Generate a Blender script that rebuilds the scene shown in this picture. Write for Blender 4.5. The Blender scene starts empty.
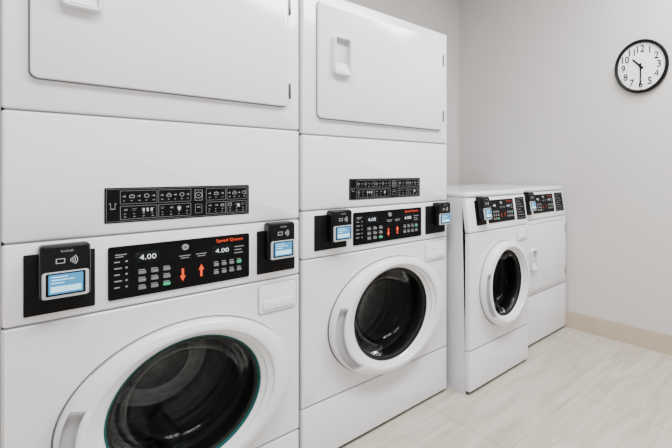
import bpy, bmesh, math, random
from math import sin, cos, pi, radians
S = bpy.context.scene
COL = S.collection

# ------------------------------------------------------------------ materials
def mat(name, c, rough=0.5, metal=0.0, coat=0.0, var=0.03, scale=6.0, emit=None, estr=0.0, stretch=None, spec=0.5):
    m = bpy.data.materials.new(name); m.use_nodes = True
    nt = m.node_tree; b = nt.nodes['Principled BSDF']
    b.inputs['Roughness'].default_value = rough
    b.inputs['Metallic'].default_value = metal
    b.inputs['Specular IOR Level'].default_value = spec
    b.inputs['Coat Weight'].default_value = coat
    b.inputs['Coat Roughness'].default_value = 0.10
    tc = nt.nodes.new('ShaderNodeTexCoord'); mp = nt.nodes.new('ShaderNodeMapping')
    if stretch: mp.inputs['Scale'].default_value = stretch
    nz = nt.nodes.new('ShaderNodeTexNoise'); nz.inputs['Scale'].default_value = scale; nz.inputs['Detail'].default_value = 4
    rp = nt.nodes.new('ShaderNodeValToRGB')
    rp.color_ramp.elements[0].position = 0.3; rp.color_ramp.elements[1].position = 0.7
    rp.color_ramp.elements[0].color = tuple(max(0, x*(1-var)) for x in c)+(1,)
    rp.color_ramp.elements[1].color = tuple(min(1, x*(1+var)) for x in c)+(1,)
    nt.links.new(tc.outputs['Object'], mp.inputs['Vector']); nt.links.new(mp.outputs[0], nz.inputs['Vector'])
    nt.links.new(nz.outputs['Fac'], rp.inputs['Fac']); nt.links.new(rp.outputs['Color'], b.inputs['Base Color'])
    if emit:
        b.inputs['Emission Color'].default_value = emit+(1,); b.inputs['Emission Strength'].default_value = estr
    return m

WHITE = mat('white_enamel', (0.785,0.79,0.835), 0.22, coat=0.5, var=0.006)
SHELL = mat('white_shell', (0.70,0.705,0.745), 0.35, var=0.01)
DOORW = mat('white_door_plastic', (0.80,0.805,0.845), 0.18, coat=0.5, var=0.006)
SEAM = mat('grey_seam', (0.34,0.34,0.36), 0.6)
GAP_SHADE = mat('grey_gap_shade', (0.15,0.15,0.16), 0.6)
POCKET_SHADE = mat('pale_pocket_shade', (0.64,0.64,0.665), 0.4)  # grey painted into the white handle pocket as its soft shade
GRIP_SHADE = mat('grip_recess_shade', (0.50,0.50,0.53), 0.3)  # grey painted on the white finger recess to strengthen its shade
SILVER = mat('silver_grey_housing', (0.48,0.50,0.52), 0.3)
LOCK = mat('lock_silver', (0.5,0.5,0.5), 0.3, metal=0.8)
BLACK = mat('black_panel', (0.002,0.002,0.0025), 0.3, spec=0.12)
BLACKM = mat('black_matte', (0.003,0.003,0.0035), 0.5, spec=0.15)
READER = mat('black_reader_plastic', (0.003,0.0035,0.0045), 0.25, spec=0.2)
GASKET = mat('dark_gasket', (0.004,0.0045,0.0045), 0.45, spec=0.3)
TEAL = mat('teal_glass_rim', (0.010,0.085,0.078), 0.3, spec=0.3)
STEEL = mat('drum_steel', (0.25,0.255,0.26), 0.32, metal=0.9, var=0.2, scale=30, stretch=(1,8,1))
CHROME = mat('hinge_steel', (0.10,0.10,0.11), 0.3, metal=0.8)
PRINT = mat('white_print', (0.50,0.51,0.52), 0.5)
PRINTG = mat('grey_print', (0.28,0.29,0.30), 0.5)
DIGIT = mat('lit_digits', (0.7,0.75,0.8), 0.5, emit=(0.75,0.92,1.0), estr=0.7)
DISP = mat('display_window', (0.004,0.006,0.008), 0.2, spec=0.15)
ORANGE = mat('orange_red_print', (0.80,0.06,0.01), 0.5, emit=(1.0,0.07,0.01), estr=0.25)
ORANGED = mat('dull_orange_print', (0.45,0.045,0.012), 0.5)
GREEN = mat('green_light', (0.02,0.40,0.18), 0.4, emit=(0.02,0.6,0.3), estr=0.15)
BTN = mat('button_grey', (0.17,0.17,0.175), 0.45)
SCREEN = mat('lit_screen', (0.04,0.14,0.30), 0.25, emit=(0.06,0.34,0.64), estr=0.75, spec=0.2)
SCREENW = mat('lit_screen_panel', (0.4,0.68,0.8), 0.25, emit=(0.36,0.72,0.92), estr=0.8, spec=0.2)
CLOCKF = mat('clock_face_white', (0.88,0.88,0.87), 0.4, var=0.005)
WALL = mat('wall_paint', (0.625,0.605,0.592), 0.7, var=0.012, scale=1.5)
CEIL = mat('ceiling_paint', (0.82,0.82,0.81), 0.8, var=0.01)
BASEB = mat('beige_baseboard', (0.50,0.42,0.315), 0.45, var=0.05, scale=4)

def glass_mat():
    m = bpy.data.materials.new('smoked_door_glass'); m.use_nodes = True
    nt = m.node_tree; nt.nodes.clear()
    o = nt.nodes.new('ShaderNodeOutputMaterial'); mx = nt.nodes.new('ShaderNodeMixShader')
    t = nt.nodes.new('ShaderNodeBsdfTransparent'); t.inputs[0].default_value = (0.66,0.69,0.69,1)
    g = nt.nodes.new('ShaderNodeBsdfGlossy'); g.inputs['Roughness'].default_value = 0.08
    lw = nt.nodes.new('ShaderNodeLayerWeight'); lw.inputs[0].default_value = 0.2
    mt = nt.nodes.new('ShaderNodeMath'); mt.operation = 'MULTIPLY'; mt.inputs[1].default_value = 0.42
    nt.links.new(lw.outputs['Fresnel'], mt.inputs[0]); nt.links.new(mt.outputs[0], mx.inputs[0])
    nt.links.new(t.outputs[0], mx.inputs[1]); nt.links.new(g.outputs[0], mx.inputs[2]); nt.links.new(mx.outputs[0], o.inputs[0])
    return m
GLASS = glass_mat()

def floor_mat():
    m = bpy.data.materials.new('beige_floor_tile'); m.use_nodes = True
    nt = m.node_tree; b = nt.nodes['Principled BSDF']; b.inputs['Roughness'].default_value = 0.18
    tc = nt.nodes.new('ShaderNodeTexCoord'); mp = nt.nodes.new('ShaderNodeMapping')
    mp.inputs['Location'].default_value = (0.35,0.12,0)
    br = nt.nodes.new('ShaderNodeTexBrick'); br.inputs['Scale'].default_value = 1
    br.inputs['Brick Width'].default_value = 1.2; br.inputs['Row Height'].default_value = 0.6
    br.inputs['Mortar Size'].default_value = 0.003; br.inputs['Mortar Smooth'].default_value = 0.2
    br.inputs['Color1'].default_value = (1,1,1,1); br.inputs['Color2'].default_value = (0.965,0.965,0.96,1); br.inputs['Mortar'].default_value = (0.70,0.68,0.65,1)
    mp2 = nt.nodes.new('ShaderNodeMapping'); mp2.inputs['Scale'].default_value = (1.0,5.0,1); mp2.inputs['Rotation'].default_value = (0,0,0.25)
    nz = nt.nodes.new('ShaderNodeTexNoise'); nz.inputs['Scale'].default_value = 2.4; nz.inputs['Detail'].default_value = 8; nz.inputs['Distortion'].default_value = 1.4
    rp = nt.nodes.new('ShaderNodeValToRGB'); rp.color_ramp.elements[0].position = 0.34; rp.color_ramp.elements[1].position = 0.66
    rp.color_ramp.elements[0].color = (0.42,0.385,0.325,1); rp.color_ramp.elements[1].color = (0.535,0.50,0.435,1)
    mx = nt.nodes.new('ShaderNodeMix'); mx.data_type = 'RGBA'; mx.blend_type = 'MULTIPLY'; mx.inputs[0].default_value = 1
    nt.links.new(tc.outputs['Object'], mp.inputs[0]); nt.links.new(mp.outputs[0], br.inputs[0])
    nt.links.new(tc.outputs['Object'], mp2.inputs[0]); nt.links.new(mp2.outputs[0], nz.inputs[0]); nt.links.new(nz.outputs['Fac'], rp.inputs[0])
    nt.links.new(rp.outputs[0], mx.inputs[6]); nt.links.new(br.outputs[0], mx.inputs[7]); nt.links.new(mx.outputs[2], b.inputs['Base Color'])
    return m
FLOOR = floor_mat()

# ------------------------------------------------------------------ mesh helpers
def fin(name, bm, m, parent=None, smooth=True, recalc=True):
    if recalc: bmesh.ops.recalc_face_normals(bm, faces=bm.faces[:])
    me = bpy.data.meshes.new(name); bm.to_mesh(me); bm.free()
    if smooth:
        me.polygons.foreach_set('use_smooth', [True]*len(me.polygons))
        me.set_sharp_from_angle(angle=radians(38))
    for q in (m if isinstance(m,(list,tuple)) else [m]): me.materials.append(q)
    o = bpy.data.objects.new(name, me); COL.objects.link(o)
    if parent: o.parent = parent
    return o
def paint(bm, idx):
    """faces added since the last call get this material slot"""
    for f in bm.faces:
        if not f.tag: f.material_index = idx; f.tag = True

def box(bm, x0,x1,y0,y1,z0,z1):
    v = [bm.verts.new((x,y,z)) for x in (x0,x1) for y in (y0,y1) for z in (z0,z1)]
    for f in ((0,1,3,2),(4,6,7,5),(0,4,5,1),(2,3,7,6),(0,2,6,4),(1,5,7,3)):
        bm.faces.new([v[i] for i in f])

def rr(x0,x1,z0,z1,r,n=6):
    r = min(r, (x1-x0)/2-1e-5, (z1-z0)/2-1e-5); r = max(r, 1e-5)
    out = []
    for cx,cz,a0 in ((x1-r,z1-r,0),(x0+r,z1-r,90),(x0+r,z0+r,180),(x1-r,z0+r,270)):
        for i in range(n+1):
            a = radians(a0+90*i/n); out.append((cx+r*cos(a), cz+r*sin(a)))
    return out

def loft(bm, rings, cap0=True, cap1=True):
    vs = [[bm.verts.new(p) for p in ring] for ring in rings]
    n = len(vs[0])
    for a,b in zip(vs, vs[1:]):
        for i in range(n):
            bm.faces.new((a[i],a[(i+1)%n],b[(i+1)%n],b[i]))
    if cap0: bm.faces.new(vs[0])
    if cap1: bm.faces.new(vs[-1])

def rprism(bm, x0,x1,z0,z1,yb,yf,r=0.01,b=0.003,n=6):
    """rounded rectangle facing -Y, from depth yb forward to yf"""
    rings = []
    for ins,y in ((0,yb),(0,yf+b),(b*0.3,yf+b*0.3),(b,yf)):
        rings.append([(x,y,z) for x,z in rr(x0+ins,x1-ins,z0+ins,z1-ins,max(r-ins,0.0004),n)])
    loft(bm, rings)

def lathe(bm, cx,cz,prof,n=80,cap=False):
    rings = [[(cx+rx*cos(2*pi*i/n), y, cz+rz*sin(2*pi*i/n)) for i in range(n)] for rx,rz,y in prof]
    loft(bm, rings, cap0=False, cap1=cap)

def annulus(bm, cx,cz,r0,r1,y,a0=0,a1=360,n=32):
    full = abs(a1-a0) >= 360
    k = n if full else n+1
    A = [radians(a0+(a1-a0)*i/n) for i in range(k)]
    def q(r): return [bm.verts.new((cx+r*cos(a),y,cz+r*sin(a))) for a in A]
    i0,o0 = q(r0),q(r1)
    for i in range(n):
        j = (i+1)%k
        bm.faces.new((i0[i],o0[i],o0[j],i0[j]))

def rect(bm, x0,x1,z0,z1,y):
    bm.faces.new([bm.verts.new(p) for p in ((x0,y,z0),(x1,y,z0),(x1,y,z1),(x0,y,z1))])
def frame(bm, x0,x1,z0,z1,y,t):
    rect(bm,x0,x1,z0,z0+t,y); rect(bm,x0,x1,z1-t,z1,y); rect(bm,x0,x0+t,z0+t,z1-t,y); rect(bm,x1-t,x1,z0+t,z1-t,y)

def holed(bm, x0,x1,z0,z1,yb,yf,cx,cz,rx,rz,b=0.005):
    A = [2*pi*i/96 for i in range(96)]
    for x in (x0,x1):
        for z in (z0,z1): A.append(math.atan2(z-cz,x-cx)%(2*pi))
    A = sorted(set(round(a,5) for a in A))
    def ray(a, ins):
        dx,dz = cos(a),sin(a); t = 1e9
        if dx>1e-9: t=min(t,(x1-ins-cx)/dx)
        if dx<-1e-9: t=min(t,(x0+ins-cx)/dx)
        if dz>1e-9: t=min(t,(z1-ins-cz)/dz)
        if dz<-1e-9: t=min(t,(z0+ins-cz)/dz)
        return cx+dx*t, cz+dz*t
    def ell(a):
        dx,dz=cos(a),sin(a); t=1/math.sqrt((dx/rx)**2+(dz/rz)**2); return cx+dx*t,cz+dz*t
    rings = [[(p[0],yb,p[1]) for p in (ray(a,0) for a in A)],
             [(p[0],yf+b,p[1]) for p in (ray(a,0) for a in A)],
             [(p[0],yf,p[1]) for p in (ray(a,b) for a in A)],
             [(p[0],yf,p[1]) for p in (ell(a) for a in A)],
             [(p[0],yb,p[1]) for p in (ell(a) for a in A)]]
    loft(bm, rings, cap0=False, cap1=False)

_tc = {}
def tmesh(s, bold=0.0):
    if (s,bold) not in _tc:
        cu = bpy.data.curves.new('t','FONT'); cu.body = s; cu.resolution_u = 3; cu.offset = bold
        o = bpy.data.objects.new('t',cu); COL.objects.link(o)
        bpy.context.view_layer.update()
        me = bpy.data.meshes.new_from_object(o.evaluated_get(bpy.context.evaluated_depsgraph_get()))
        vs = [(v.co.x,v.co.y) for v in me.vertices]; fs = [tuple(p.vertices) for p in me.polygons]
        bpy.data.objects.remove(o); bpy.data.meshes.remove(me); bpy.data.curves.remove(cu)
        _tc[(s,bold)] = (vs,fs)
    return _tc[(s,bold)]
def text(name, s, x0,x1,z0,z1,y,m,parent,stretch=False,bold=0.0):
    bm = bmesh.new()
    vs,fs = tmesh(s,bold)
    ax,bx = min(v[0] for v in vs),max(v[0] for v in vs); az,bz = min(v[1] for v in vs),max(v[1] for v in vs)
    sx,sz = (x1-x0)/(bx-ax),(z1-z0)/(bz-az)
    if not stretch: sx = sz = min(sx,sz)
    mx,mz = (ax+bx)/2,(az+bz)/2
    V = [bm.verts.new(((x0+x1)/2+(v[0]-mx)*sx, y, (z0+z1)/2+(v[1]-mz)*sz)) for v in vs]
    for f in fs:
        try: bm.faces.new([V[i] for i in f])
        except ValueError: pass
    return fin(name,bm,m,parent,False,False)

def thing(name, label, cat, loc, rz=0, group=None):
    o = bpy.data.objects.new(name,None); COL.objects.link(o); o.location = loc; o.rotation_euler = (0,0,rz)
    o.empty_display_size = 0.1
    o['label']=label; o['category']=cat
    if group: o['group']=group
    return o
def struct(name, bm, m):
    o = fin(name,bm,m,None,False); o['kind']='structure'; return o

# ------------------------------------------------------------------ room (camera stands at x=0,y=0)
XR, YB, XL, YF, ZC = 2.90, 2.76, -1.5, -1.7, 3.0
bm=bmesh.new(); box(bm,XL-.1,XR+.1,YF-.1,YB+.1,-.1,0); struct('floor',bm,FLOOR)
bm=bmesh.new(); box(bm,XL-.1,XR+.1,YF-.1,YB+.1,ZC,ZC+.1); struct('ceiling',bm,CEIL)
bm=bmesh.new(); box(bm,XR,XR+.1,YF,YB,0,ZC); struct('wall_right',bm,WALL)
bm=bmesh.new(); box(bm,XL,XR,YB,YB+.1,0,ZC); struct('wall_back',bm,WALL)
bm=bmesh.new(); box(bm,XL-.1,XL,YF,YB,0,ZC); struct('wall_left',bm,WALL)
bm=bmesh.new(); box(bm,XL,XR,YF-.1,YF,0,ZC); struct('wall_front',bm,WALL)
def baseboard(name, x0,x1,y0,y1):
    bm=bmesh.new(); box(bm,x0,x1,y0,y1,0,.125)
    bmesh.ops.bevel(bm, geom=[e for e in bm.edges if all(abs(v.co.z-.125)<1e-6 for v in e.verts)], offset=.004, segments=2, affect='EDGES')
    struct(name,bm,BASEB)
baseboard('baseboard_right', XR-.014,XR,YF,YB)
baseboard('baseboard_back', XL,XR-.014,YB-.014,YB)

# ------------------------------------------------------------------ machine pieces (local: x from left edge, y=0 front face, -y toward the room)
def shell(root, W,D,H,seams,z0=0.0,front=0.026):
    bm=bmesh.new()
    box(bm,0,W,front,D,z0,H)
    f=[f for f in bm.faces if all(abs(v.co.y-front)<1e-6 for v in f.verts)]
    bmesh.ops.delete(bm,geom=f,context='FACES_ONLY')
    e=[e for e in bm.edges if abs(e.verts[0].co.y-e.verts[1].co.y)>.1 and all(v.co.z>H-.01 for v in e.verts)]
    bmesh.ops.bevel(bm,geom=e,offset=.008,segments=3,affect='EDGES')
    paint(bm,0)
    # grey strips behind the panel joints, their colour standing in for soft seam shade
    for z in seams: box(bm,.006,W-.006,.010,.029,z-.0026,z+.0026)
    paint(bm,1)
    return fin('body',bm,[SHELL,SEAM],root)

def panel(root,name,W,z0,z1,r=.008,yf=0.0):
    bm=bmesh.new(); rprism(bm,0,W,z0,z1,.03,yf,r,.007); return fin(name,bm,WHITE,root)

def dryer_door(root,x0,x1,z0,z1,hx0,hx1,hz0,hz1,hinges):
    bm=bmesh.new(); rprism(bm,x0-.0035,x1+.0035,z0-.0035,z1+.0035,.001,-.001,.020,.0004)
    g=fin('door_gap_shadow',bm,GAP_SHADE,root)  # dark sheet whose rim draws the shadow line round the door
    bm=bmesh.new(); rprism(bm,x0,x1,z0,z1,0,-.016,.018,.004,8); d=fin('dryer_door',bm,DOORW,root)
    g.parent=d
    # rectangular pull: raised rim round a sunk pocket that slopes out towards its lower edge
    bm=bmesh.new()
    rings=[]
    for ins,y in ((0,-.016),(.001,-.034),(.004,-.040),(.009,-.040),(.011,-.037)):
        rings.append([(x,y,z) for x,z in rr(hx0+ins,hx1-ins,hz0+ins,hz1-ins,.014-ins*.5)])
    loft(bm,rings,cap0=False,cap1=False); paint(bm,0)
    rings=[[(x,y,z) for x,z in rr(hx0+ins,hx1-ins,hz0+ins,hz1-ins,.014-ins*.5)] for ins,y in ((.011,-.037),(.0125,-.0175))]
    loft(bm,rings,cap0=False); paint(bm,1)
    a,b=hx0+.012,hx1-.012; zt,zl=hz1-.012,hz0+.012; zm=zl+(zt-zl)*.30
    V=[bm.verts.new(p) for p in ((a,-.020,zm),(b,-.020,zm),(b,-.038,zl),(a,-.038,zl))]; bm.faces.new(V); paint(bm,0)
    fin('door_handle',bm,[DOORW,POCKET_SHADE],d)
    for hz in hinges:
        bm=bmesh.new(); rprism(bm,x1-.001,x1+.010,hz-.030,hz+.030,0,-.016,.004,.003); fin('hinge',bm,CHROME,d)
    return d

def legend_plate(root,x0,x1,z0,z1,seed):
    bm=bmesh.new(); rprism(bm,x0,x1,z0,z1,.0005,-.0018,.003,.0006); paint(bm,0)
    w,h=x1-x0,z1-z0; y=-.0024
    rnd=random.Random(seed)
    X=lambda f:x0+w*f
    Z=lambda f:z1-h*f
    def fr(a,b,c,d,t=.007): frame(bm,X(a),X(b),Z(d),Z(c),y,h*t)
    def rc(a,b,c,d): rect(bm,X(a),X(b),Z(d),Z(c),y)
    ar=h/w
    frame(bm,x0+h*.04,x1-h*.04,z0+h*.04,z1-h*.04,y,h*.005)
    # wash tub symbol: a low basin with flared lips
    rc(.034,.0365,.45,.60); rc(.0585,.061,.45,.60); rc(.034,.061,.59,.61); rc(.026,.0365,.44,.46); rc(.0585,.069,.44,.46)
    def icon(k,cx,cz,s):
        sx=s*ar
        if k==0: fr(cx-sx,cx+sx,cz-s,cz+s,.014)
        elif k==1: annulus(bm,X(cx),Z(cz),h*s*.75,h*s,y,n=16)
        elif k==2: rc(cx-sx*.8,cx,cz-s*.12,cz+s*.12); rc(cx,cx+sx*.35,cz-s*.5,cz+s*.5)
        elif k==3: rc(cx-sx,cx+sx,cz-s*.6,cz-s*.45); rc(cx-sx,cx+sx*.4,cz+s*.3,cz+s*.45)
        elif k==4: fr(cx-sx,cx+sx,cz-s*.4,cz+s*.9,.014); rc(cx-sx*.5,cx+sx*.5,cz-s*.9,cz-s*.7)
        elif k==6: rc(cx-sx,cx-sx*.8,cz-s*.5,cz+s*.5); rc(cx+sx*.8,cx+sx,cz-s*.5,cz+s*.5); rc(cx-sx,cx+sx,cz+s*.45,cz+s*.65)
        else: annulus(bm,X(cx),Z(cz),0,h*s*.4,y,n=12); rc(cx+sx*.7,cx+sx*1.0,cz-s*.6,cz+s*.6)
    for a,b in ((.09,.315),(.325,.545),(.655,.805),(.815,.975)):
        fr(a,b,.53,.91); fr(a,b,.09,.47,.006)
        n=max(3,int((b-a)*26))
        for i in range(n):
            cx=a+(b-a)*(i+.55)/n
            icon((6,2,4,2,1,2,3)[(i+seed)%7],cx,.25,.06)
            rc(cx-.007,cx+.007*rnd.choice((.3,1)),.37,.39)
        n2=max(3,int((b-a)*20))
        for i in range(n2):
            cx=a+(b-a)*(i+.5)/n2
            icon(rnd.choice((3,3,0,5,3,4)),cx,.64,.05)
            rc(cx-.006,cx+.006*rnd.choice((.3,1)),.75,.77); rc(cx-.006,cx+.006*rnd.choice((.3,1)),.83,.85)
    fr(.572,.628,.12,.46,.010); annulus(bm,X(.60),Z(.29),h*.085,h*.10,y,n=24); rc(.59,.61,.28,.30)
    fr(.575,.625,.58,.86); rc(.588,.612,.66,.685)
    paint(bm,1)
    for a,b,c,d in ((.225,.237,.61,.71),(.25,.262,.61,.71),(.275,.287,.61,.71),(.455,.472,.63,.73),(.90,.92,.63,.73)): rc(a,b,c,d)
    paint(bm,2)
    return fin('instruction_plate',bm,[BLACK,PRINTG,PRINT],root,False,False)

def control_band(root,x0,x1,z0,z1,far=False):
    bm=bmesh.new(); rprism(bm,x0,x1,z0,z1,.001,-.005,.006,.002)
    bmesh.ops.recalc_face_normals(bm,faces=bm.faces[:]); paint(bm,0)
    w,h=x1-x0,z1-z0; y=-.0056
    X=lambda f:x0+w*f
    Z=lambda f:z1-h*f
    for i in range(5):
        f=.28+.12*i
        rect(bm,X(.035),X(.068+.012*(i%2)),Z(f+.022),Z(f),y); annulus(bm,X(.108),Z(f+.011),h*.0,h*.018,y,n=12)
    for i in range(3):
        f=.485+.15*i
        for j in range(3): rect(bm,X(.18+.08*j),X(.222+.08*j),Z(f+.014),Z(f),y)
    for i in range(2):
        f=.545+.17*i
        for j in range(4): rect(bm,X(.705+.062*j),X(.738+.062*j),Z(f+.014),Z(f),y)
    rect(bm,X(.04),X(.11),Z(.165),Z(.148),y); rect(bm,X(.04),X(.09),Z(.205),Z(.19),y)
    rect(bm,X(.45),X(.53),Z(.335),Z(.32),y); rect(bm,X(.57),X(.65),Z(.335),Z(.32),y)
    rect(bm,X(.46),X(.52),Z(.38),Z(.366),y); rect(bm,X(.58),X(.64),Z(.38),Z(.366),y)
    rect(bm,X(.87),X(.95),Z(.28),Z(.263),y); rect(bm,X(.87),X(.93),Z(.35),Z(.333),y); rect(bm,X(.87),X(.94),Z(.42),Z(.403),y)
    paint(bm,1)
    p=fin('control_panel',bm,[BLACK,PRINTG],root,False,False)
    q=h*.065; O=ORANGED if far else ORANGE
    bm=bmesh.new(); lathe(bm,X(.49),Z(.15),[(q,q,-.004),(q,q,-.010),(q*.85,q*.85,-.0125),(q*.50,q*.50,-.0125),(q*.46,q*.46,-.0105),(q*.1,q*.1,-.0105)],24,True); paint(bm,0)
    rect(bm,X(.49)-q*.12,X(.49)+q*.12,Z(.15)-q*.40,Z(.15)+q*.40,-.0128); paint(bm,1)
    fin('key_lock',bm,[LOCK,BLACKM],p)
    def disp(a,b,c,d,m=.058):
        bm=bmesh.new(); rprism(bm,X(a),X(b),Z(d),Z(c),-.004,-.0058,.003,.0004); fin('display_window',bm,DISP,p)
        text('price_digits','4.00',X(a)+w*.028,X(b)-w*.022,Z(d)+h*m,Z(c)-h*m,-.0063,DIGIT,p,True,-.010)
    disp(.160,.315,.145,.36); disp(.690,.845,.215,.42)
    for i in range(3):
        f=.515+.15*i
        for j in range(3):
            bm=bmesh.new(); rprism(bm,X(.18+.08*j),X(.228+.08*j),Z(f+.06),Z(f),-.004,-.0075,.002,.001,3)
            fin('button',bm,GREEN if (i,j)==(2,2) else BTN,p)
    for i in range(2):
        f=.58+.17*i
        for j in range(4):
            bm=bmesh.new(); rprism(bm,X(.705+.062*j),X(.743+.062*j),Z(f+.065),Z(f),-.004,-.0075,.002,.001,3)
            fin('button',bm,GREEN if (i,j)==(0,3) else BTN,p)
    def arrow(cx,f0,f1,down):
        s=.7 if far else .94; fm=(f0+f1)/2; f0,f1=fm-(fm-f0)*s,fm+(f1-fm)*s
        bm=bmesh.new(); zt,zb=Z(f0),Z(f1); hw=w*.023*s; sw=w*.009*s; m=(zt-zb)*.45
        if down: pts=((cx-sw,zt),(cx-sw,zb+m),(cx-hw,zb+m),(cx,zb),(cx+hw,zb+m),(cx+sw,zb+m),(cx+sw,zt))
        else: pts=((cx-sw,zb),(cx-sw,zt-m),(cx-hw,zt-m),(cx,zt),(cx+hw,zt-m),(cx+sw,zt-m),(cx+sw,zb))
        V=[bm.verts.new((a,y,b)) for a,b in pts]; bm.faces.new(V); fin('arrow',bm,O,p,False,False)
    arrow(X(.475),.58,.86,True); arrow(X(.61),.54,.82,False)
    text('lettering','Speed Queen',X(.725),X(.94),Z(.155),Z(.065),y,O,p,True)
    return p

def reader(root, plate, body):
    x0,x1,z0,z1=plate
    bm=bmesh.new(); rprism(bm,x0,x1,z0,z1,.001,-.004,.003,.001); fin('reader_plate',bm,BLACKM,root)
    x0,x1,z0,z1=body; w,h=x1-x0,z1-z0
    bm=bmesh.new()
    rings=[]
    for ins,y in ((0,-.002),(0,-.036),(.002,-.045),(.006,-.05)):
        rings.append([(x,y,z) for x,z in rr(x0+ins,x1-ins,z0+ins,z1-ins,.010-ins*.5)])
    loft(bm,rings); r=fin('card_reader',bm,READER,root)
    sx0,sx1,sz0,sz1=x0+w*.17,x1-w*.17,z1-h*.89,z1-h*.53
    bm=bmesh.new(); rprism(bm,x0+w*.05,x1-w*.05,z0+h*.025,sz1+h*.045,-.030,-.054,.007,.003); fin('screen_housing',bm,SILVER,r)
    bm=bmesh.new(); rprism(bm,sx0-w*.05,sx1+w*.05,sz0-h*.03,sz1+h*.025,-.05,-.0550,.003,.0004); fin('screen_bezel',bm,BLACK,r)
    bm=bmesh.new(); rprism(bm,sx0,sx1,sz0,sz1,-.05,-.0558,.002,.0004); paint(bm,0)
    sh=sz1-sz0; sw=sx1-sx0; ys=-.0563
    rect(bm,sx0+sw*.06,sx1-sw*.06,sz0+sh*.10,sz0+sh*.40,ys)
    for i,l in enumerate((.55,.75,.45)): rect(bm,sx0+sw*.08,sx0+sw*l,sz1-sh*(.155+.15*i),sz1-sh*(.10+.15*i),ys)
    paint(bm,1)
    fin('screen',bm,[SCREEN,SCREENW],r,False,False)
    text('lettering','KioSoft',x0+w*.35,x1-w*.30,z1-h*.13,z1-h*.09,-.0506,PRINTG,r)
    bm=bmesh.new()
    for k in range(4): annulus(bm,x0+w*.54,z1-h*.29,w*(.05+.042*k),w*(.064+.042*k),-.0506,-42,42,10)
    frame(bm,x0+w*.31,x0+w*.48,z1-h*.335,z1-h*.245,-.0506,w*.014)
    fin('contactless_symbol',bm,PRINT,r,False,False)
    return r

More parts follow.
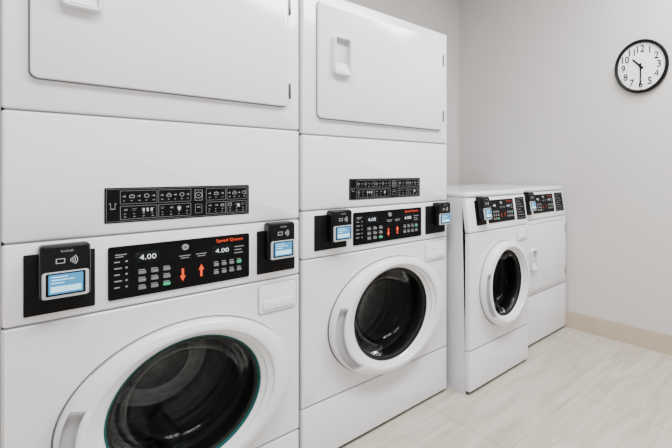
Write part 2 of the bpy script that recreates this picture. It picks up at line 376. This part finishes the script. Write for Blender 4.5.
def washer_door(root,cx,cz,rx,rz,gx,gz,rim):
    k=lambda f:(gx+(rx-gx)*f, gz+(rz-gz)*f)
    bm=bmesh.new(); a,b=k(1.035); lathe(bm,cx,cz,[(a,b,.001),(a,b,-.0015),(a*.95,b*.95,-.0015)]); g=fin('door_gap_shadow',bm,GAP_SHADE,root)  # dark ring painted round the door as a thin shadow
    # moulded ring: stepped inner bezel, and a finger recess sunk into its left side
    P=[(.97,.004),(.98,-.004),(1.0,-.006),(1.0,-.026),(.985,-.034),(.95,-.041),(.925,-.0438),(.905,-.0455),(.88,-.047),(.80,-.050),(.7,-.053),(.6,-.0548),(.50,-.056),(.46,-.0558),(.44,-.0557),(.40,-.0555),(.36,-.053),(.345,-.046),(.32,-.0445),(.20,-.042),(.17,-.040),(.155,-.032),(.12,-.030),(.04,-.026),(.0,-.022),(-.05,-.008),(-.10,.012)]
    N=144; A0,A1=radians(158),radians(226)
    def win(t,e): return max(0.0,min(1.0,t/e))
    def sink(f,a):
        if not (A0<a<A1): return 0.0
        wa=win(min(a-A0,A1-a),radians(5)); u=min((f-.44)/.035,(.925-f)/.035)
        return wa*max(0,min(1,u))
    bm=bmesh.new(); rows=[]; dep=[]
    for f,y in P:
        A,B=k(f); row=[]; dr=[]
        for i in range(N):
            a=2*pi*i/N; s=sink(f,a)
            row.append(bm.verts.new((cx+A*cos(a),y+.024*s,cz+B*sin(a)))); dr.append(s)
        rows.append(row); dep.append(dr)
    for r_ in range(len(rows)-1):
        for i in range(N):
            j=(i+1)%N
            f=bm.faces.new((rows[r_][i],rows[r_][j],rows[r_+1][j],rows[r_+1][i]))
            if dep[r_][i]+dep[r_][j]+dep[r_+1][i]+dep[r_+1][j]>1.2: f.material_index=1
    d=fin('washer_door',bm,[DOORW,GRIP_SHADE],root); g.parent=d
    # grip bar bridging the recess
    bm=bmesh.new(); n=30; rings=[]
    for i in range(n+1):
        a=radians(156+72*i/n); s=max(sin(pi*i/n),0)**.35*.85+.15
        ring=[]
        for f,y in ((.66,-.052),(.65,-.060),(.60,-.063),(.50,-.063),(.44,-.060),(.42,-.052),(.54,-.048)):
            A,B=k(.50+(f-.54)*(.5+.5*s)); ring.append((cx+A*cos(a),-.050+(y+.050)*s,cz+B*sin(a)))
        rings.append(ring)
    loft(bm,rings); fin('door_handle',bm,DOORW,d)
    bm=bmesh.new(); lathe(bm,cx,cz,[(gx*1.004,gz*1.004,-.021),(gx*.985,gz*.985,-.024),(gx*.968,gz*.968,-.016),(gx*.962,gz*.962,.004)]); fin('glass_rim',bm,rim,d)
    bm=bmesh.new(); lathe(bm,cx,cz,[(gx*.972,gz*.972,-.014),(gx*.93,gz*.93,-.008),(gx*.90,gz*.90,.012),(gx*.90,gz*.90,.06),(gx*.95,gz*.95,.075)]); fin('gasket',bm,GASKET,d)
    bm=bmesh.new(); lathe(bm,cx,cz,[(gx*.935,gz*.935,-.008),(gx*.88,gz*.88,.01),(gx*.80,gz*.80,.05),(gx*.72,gz*.72,.085),(gx*.55,gz*.55,.105),(gx*.25,gz*.25,.115),(gx*.02,gz*.02,.117)],cap=True); fin('door_glass',bm,GLASS,d)
    bm=bmesh.new(); q=1.12
    pr=[(gx*1.0,gz*1.0,.078),(gx*1.05,gz*1.05,.085),(gx*q,gz*q,.10)]
    for i in range(40):
        f=q*(1-.020*(i%7 in (3,4))-.010*(i in (18,19,20))); pr.append((gx*f,gz*f,.105+.008*i))
    pr+=[(gx*q*.96,gz*q*.96,.44),(gx*.8,gz*.8,.43),(gx*.78,gz*.78,.42),(gx*.5,gz*.5,.43),(gx*.47,gz*.47,.415),(gx*.1,gz*.1,.41)]
    lathe(bm,cx,cz,pr,cap=True)
    dr=fin('drum',bm,STEEL,root)
    for j in range(3):
        a=radians(30+120*j); bm=bmesh.new(); rings=[]
        for y in (.12,.40):
            ring=[]
            for da,f in ((-9,q),(-5,q*.86),(0,q*.82),(5,q*.86),(9,q)):
                b=a+radians(da); ring.append((cx+gx*f*cos(b),y,cz+gz*f*sin(b)))
            rings.append(ring)
        loft(bm,rings); fin('lifter',bm,STEEL,dr)
    return d

GAP=.0024
def washer(root,L,W,D,zC,zB,zbase,far=False):
    panel(root,'control_fascia',W,zC+GAP,zB-GAP)
    cx,cz,rx,rz,gx,gz=L['door']
    bm=bmesh.new(); holed(bm,0,W,zbase+GAP,zC-GAP,.03,0,cx,cz,gx*1.08,gz*1.08); fin('front_panel',bm,WHITE,root)
    panel(root,'base_panel',W,.016,zbase-GAP)
    control_band(root,*L['band'],far)
    reader(root,L['plL'],L['rdL'])
    if 'rdR' in L: reader(root,L['plR'],L['rdR'])
    x0,x1,z0,z1=L['drawer']
    bm=bmesh.new(); rprism(bm,x0-.003,x1+.003,z0-.003,z1+.003,.001,-.0008,.014,.0004); g=fin('drawer_gap',bm,SEAM,root)
    bm=bmesh.new(); rprism(bm,x0,x1,z0,z1,0,-.006,.012,.004); d=fin('detergent_drawer',bm,DOORW,root); g.parent=d
    bm=bmesh.new(); rprism(bm,x0+.012,x1-.012,z0+.012,z0+(z1-z0)*.45,-.004,-.011,.008,.004); fin('drawer_grip',bm,DOORW,d)
    washer_door(root,*L['door'],L.get('rim',GASKET))

def each(root,fn):
    for c in root.children:
        for v in c.data.vertices: fn(v.co)
        each(c,fn)
def lean(root,z,k):
    """the console above height z leans back"""
    def f(c):
        if c.z>z: c.y+=(c.z-z)*k
    each(root,f)
def shift(root,W,D):
    def f(c): c.x-=W/2; c.y-=D/2
    each(root,f)
    root.location.x+=W/2; root.location.y+=D/2

# ------------------------------------------------------------------ the two stacked machines
H=1.95
GS='stacked washer dryers along the back wall'
def stack(x0,W,label,L):
    D=.92
    r=thing('stacked_washer_dryer',label,'washer dryer',(x0,1.63,0),0,GS)
    shell(r,W,D,H,(L['zA'],L['zB'],L['zC'],L['zbase']))
    panel(r,'dryer_front',W,L['zA']+GAP,H)
    panel(r,'instruction_fascia',W,L['zB']+GAP,L['zA']-GAP)
    dryer_door(r,*L['ddoor'])
    legend_plate(r,*L['plate'],L['seed'])
    washer(r,L,W,D,L['zC'],L['zB'],L['zbase'])
    shift(r,W,D)
    return r
stack(.012,.78,'tall white stacked washer dryer with the largest door glass, farthest from the clock',dict(
    zA=1.366,zB=1.015,zC=.795,zbase=.180,seed=1,rim=TEAL,
    ddoor=(.05,.731,1.454,1.905,.104,.192,1.655,1.805,(1.515,1.84)),
    plate=(.198,.593,1.05,1.155),
    band=(.206,.593,.822,.98),plL=(.038,.178,.818,.982),rdL=(.064,.165,.862,1.006),
    plR=(.62,.76,.822,.982),rdR=(.645,.742,.874,1.012),
    drawer=(.626,.766,.672,.777),door=(.410,.450,.318,.264,.216,.210)))
stack(.804,.814,'tall white stacked washer dryer standing beside the low front-loading washer',dict(
    zA=1.353,zB=1.043,zC=.846,zbase=.247,seed=2,
    ddoor=(.062,.767,1.424,1.905,.118,.205,1.61,1.775,(1.50,1.80)),
    plate=(.21,.618,1.076,1.171),
    band=(.23,.625,.874,1.02),plL=(.05,.197,.876,1.022),rdL=(.104,.198,.908,1.040),
    plR=(.655,.795,.876,1.022),rdR=(.705,.795,.920,1.038),
    drawer=(.655,.797,.732,.832),door=(.434,.529,.322,.266,.212,.214)))

# ------------------------------------------------------------------ low washer and low dryer by the end wall
def info_plate(root,x0,x1,z0,z1):
    bm=bmesh.new(); rprism(bm,x0,x1,z0,z1,.001,-.003,.004,.001); paint(bm,0)
    w,h=x1-x0,z1-z0
    frame(bm,x0+w*.08,x1-w*.08,z0+h*.08,z1-h*.08,-.0036,h*.008)
    for i in range(6):
        rect(bm,x0+w*.18,x0+w*(.50+.25*((i*7)%3)/2),z1-h*(.195+.12*i),z1-h*(.18+.12*i),-.0036)
    paint(bm,1)
    return fin('instruction_plate',bm,[BLACK,PRINTG],root,False,False)
HL=1.09
def lid(root,W,D):
    bm=bmesh.new(); box(bm,-.001,W+.001,-.004,D,HL-.03,HL)
    bmesh.ops.bevel(bm,geom=bm.edges[:],offset=.009,segments=3,affect='EDGES')
    fin('top_lid',bm,WHITE,root)
W3,D3=.558,.77
r=thing('front_load_washer','low white front-loading washer with a round door, beside the second stack','washer',(1.658,1.50,0))
shell(r,W3,D3,HL-.03,(.868,.235)); lid(r,W3,D3)
L3=dict(band=(.170,.420,.908,1.038),plL=(.066,.150,.905,1.042),rdL=(.080,.148,.935,1.062),drawer=(.44,.535,.775,.850),
        door=(.298,.552,.216,.245,.150,.190))
washer(r,L3,W3,D3,.868,HL-.031,.235,True)
info_plate(r,.445,.540,.905,1.042)
lean(r,.868,.16); shift(r,W3,D3)
W4,D4=.630,.74
r=thing('front_load_dryer','low white dryer with a rectangular door in the corner under the wall clock','dryer',(2.250,1.60,0))
shell(r,W4,D4,HL-.03,(.868,.35)); lid(r,W4,D4)
panel(r,'control_fascia',W4,.868+GAP,HL-.031-GAP); panel(r,'front_panel',W4,.35+GAP,.868-GAP); panel(r,'base_panel',W4,.016,.35-GAP)
control_band(r,.185,.462,.908,1.038,True)
reader(r,(.07,.162,.905,1.042),(.086,.156,.935,1.062))
info_plate(r,.490,.605,.905,1.042)
dryer_door(r,.045,.585,.385,.835,.10,.175,.53,.675,(.45,.77))
lean(r,.868,.16); shift(r,W4,D4)

# ------------------------------------------------------------------ wall clock
c=thing('wall_clock','round white wall clock with black rim showing half past ten','clock',(XR,1.03,1.92),-pi/2)
R=.183
bm=bmesh.new(); lathe(bm,0,0,[(R*.97,R*.97,0),(R,R,-.012),(R*.99,R*.99,-.03),(R*.95,R*.95,-.038),(R*.90,R*.90,-.034),(R*.875,R*.875,-.018)],64); fin('rim',bm,BLACKM,c)
bm=bmesh.new(); lathe(bm,0,0,[(R*.95,R*.95,-.001),(R*.9,R*.9,-.018),(R*.02,R*.02,-.018)],64,True); f=fin('face',bm,CLOCKF,c,False)
for k in range(1,13):
    a=pi/2-2*pi*k/12; rr_=R*.66; s=R*.13
    text('numeral',str(k),rr_*cos(a)-s*1.6,rr_*cos(a)+s*1.6,rr_*sin(a)-s,rr_*sin(a)+s,-.0194,BLACKM,f,bold=0 if k==4 else .014)
bm=bmesh.new()
for k in range(60):
    a=2*pi*k/60; l=.84 if k%5 else .82; hw=.004*R*(1.2 if k%5 else 3)
    p=[]
    for rad,s in ((l,-1),(.865,-1),(.865,1),(l,1)):
        p.append(bm.verts.new((R*rad*cos(a)-s*hw*sin(a),-.0194,R*rad*sin(a)+s*hw*cos(a))))
    bm.faces.new(p)
fin('minute_track',bm,BLACKM,f,False,False)
def hand(name,deg,length,w,y,m):
    a=radians(90-deg); bm=bmesh.new(); p=[]
    for d,s in ((-.12*R,-.7),(length,-.5),(length,.5),(-.12*R,.7)):
        p.append((d*cos(a)-s*w*sin(a),d*sin(a)+s*w*cos(a)))
    loft(bm,[[(x,y,z) for x,z in p],[(x,y-.0015,z) for x,z in p]]); fin(name,bm,m,c)
hand('hour_hand',315,R*.42,R*.06,-.0210,BLACKM)
hand('minute_hand',180,R*.70,R*.045,-.0235,BLACKM)
bm=bmesh.new(); lathe(bm,0,0,[(R*.05,R*.05,-.0195),(R*.05,R*.05,-.027),(R*.03,R*.03,-.029)],20,True); fin('centre_cap',bm,BLACKM,c)

# ------------------------------------------------------------------ light
def area(loc,sx,sy,e,rot=(0,0,0),col=(1,.993,.985)):
    l=bpy.data.lights.new('ceiling_or_fill_lamp','AREA'); l.shape='RECTANGLE'; l.size=sx; l.size_y=sy; l.energy=e; l.color=col
    o=bpy.data.objects.new('ceiling_or_fill_lamp',l); COL.objects.link(o); o.location=loc; o.rotation_euler=rot
area((.35,.55,ZC-.02),1.2,.6,68)
area((1.9,.35,ZC-.02),1.2,.6,92)
area((-.2,-1.3,1.6),2.2,1.6,7,(radians(80),0,radians(-20)),(1,1,1))  # unseen fill added behind the camera to flatten the light, not a ceiling fixture
w=bpy.data.worlds.new('world'); S.world=w; w.use_nodes=True
w.node_tree.nodes['Background'].inputs[0].default_value=(.8,.8,.82,1); w.node_tree.nodes['Background'].inputs[1].default_value=.3

# ------------------------------------------------------------------ camera (level, shifted lens)
cam=bpy.data.cameras.new('camera'); co=bpy.data.objects.new('camera',cam); COL.objects.link(co)
co.location=(0,0,1.205); co.rotation_euler=(radians(90),0,radians(-49.3))
cam.sensor_width=36; cam.sensor_fit='HORIZONTAL'; cam.lens=418/672*36
cam.shift_x=-144/672; cam.shift_y=-53/672; cam.clip_start=.02
S.camera=co
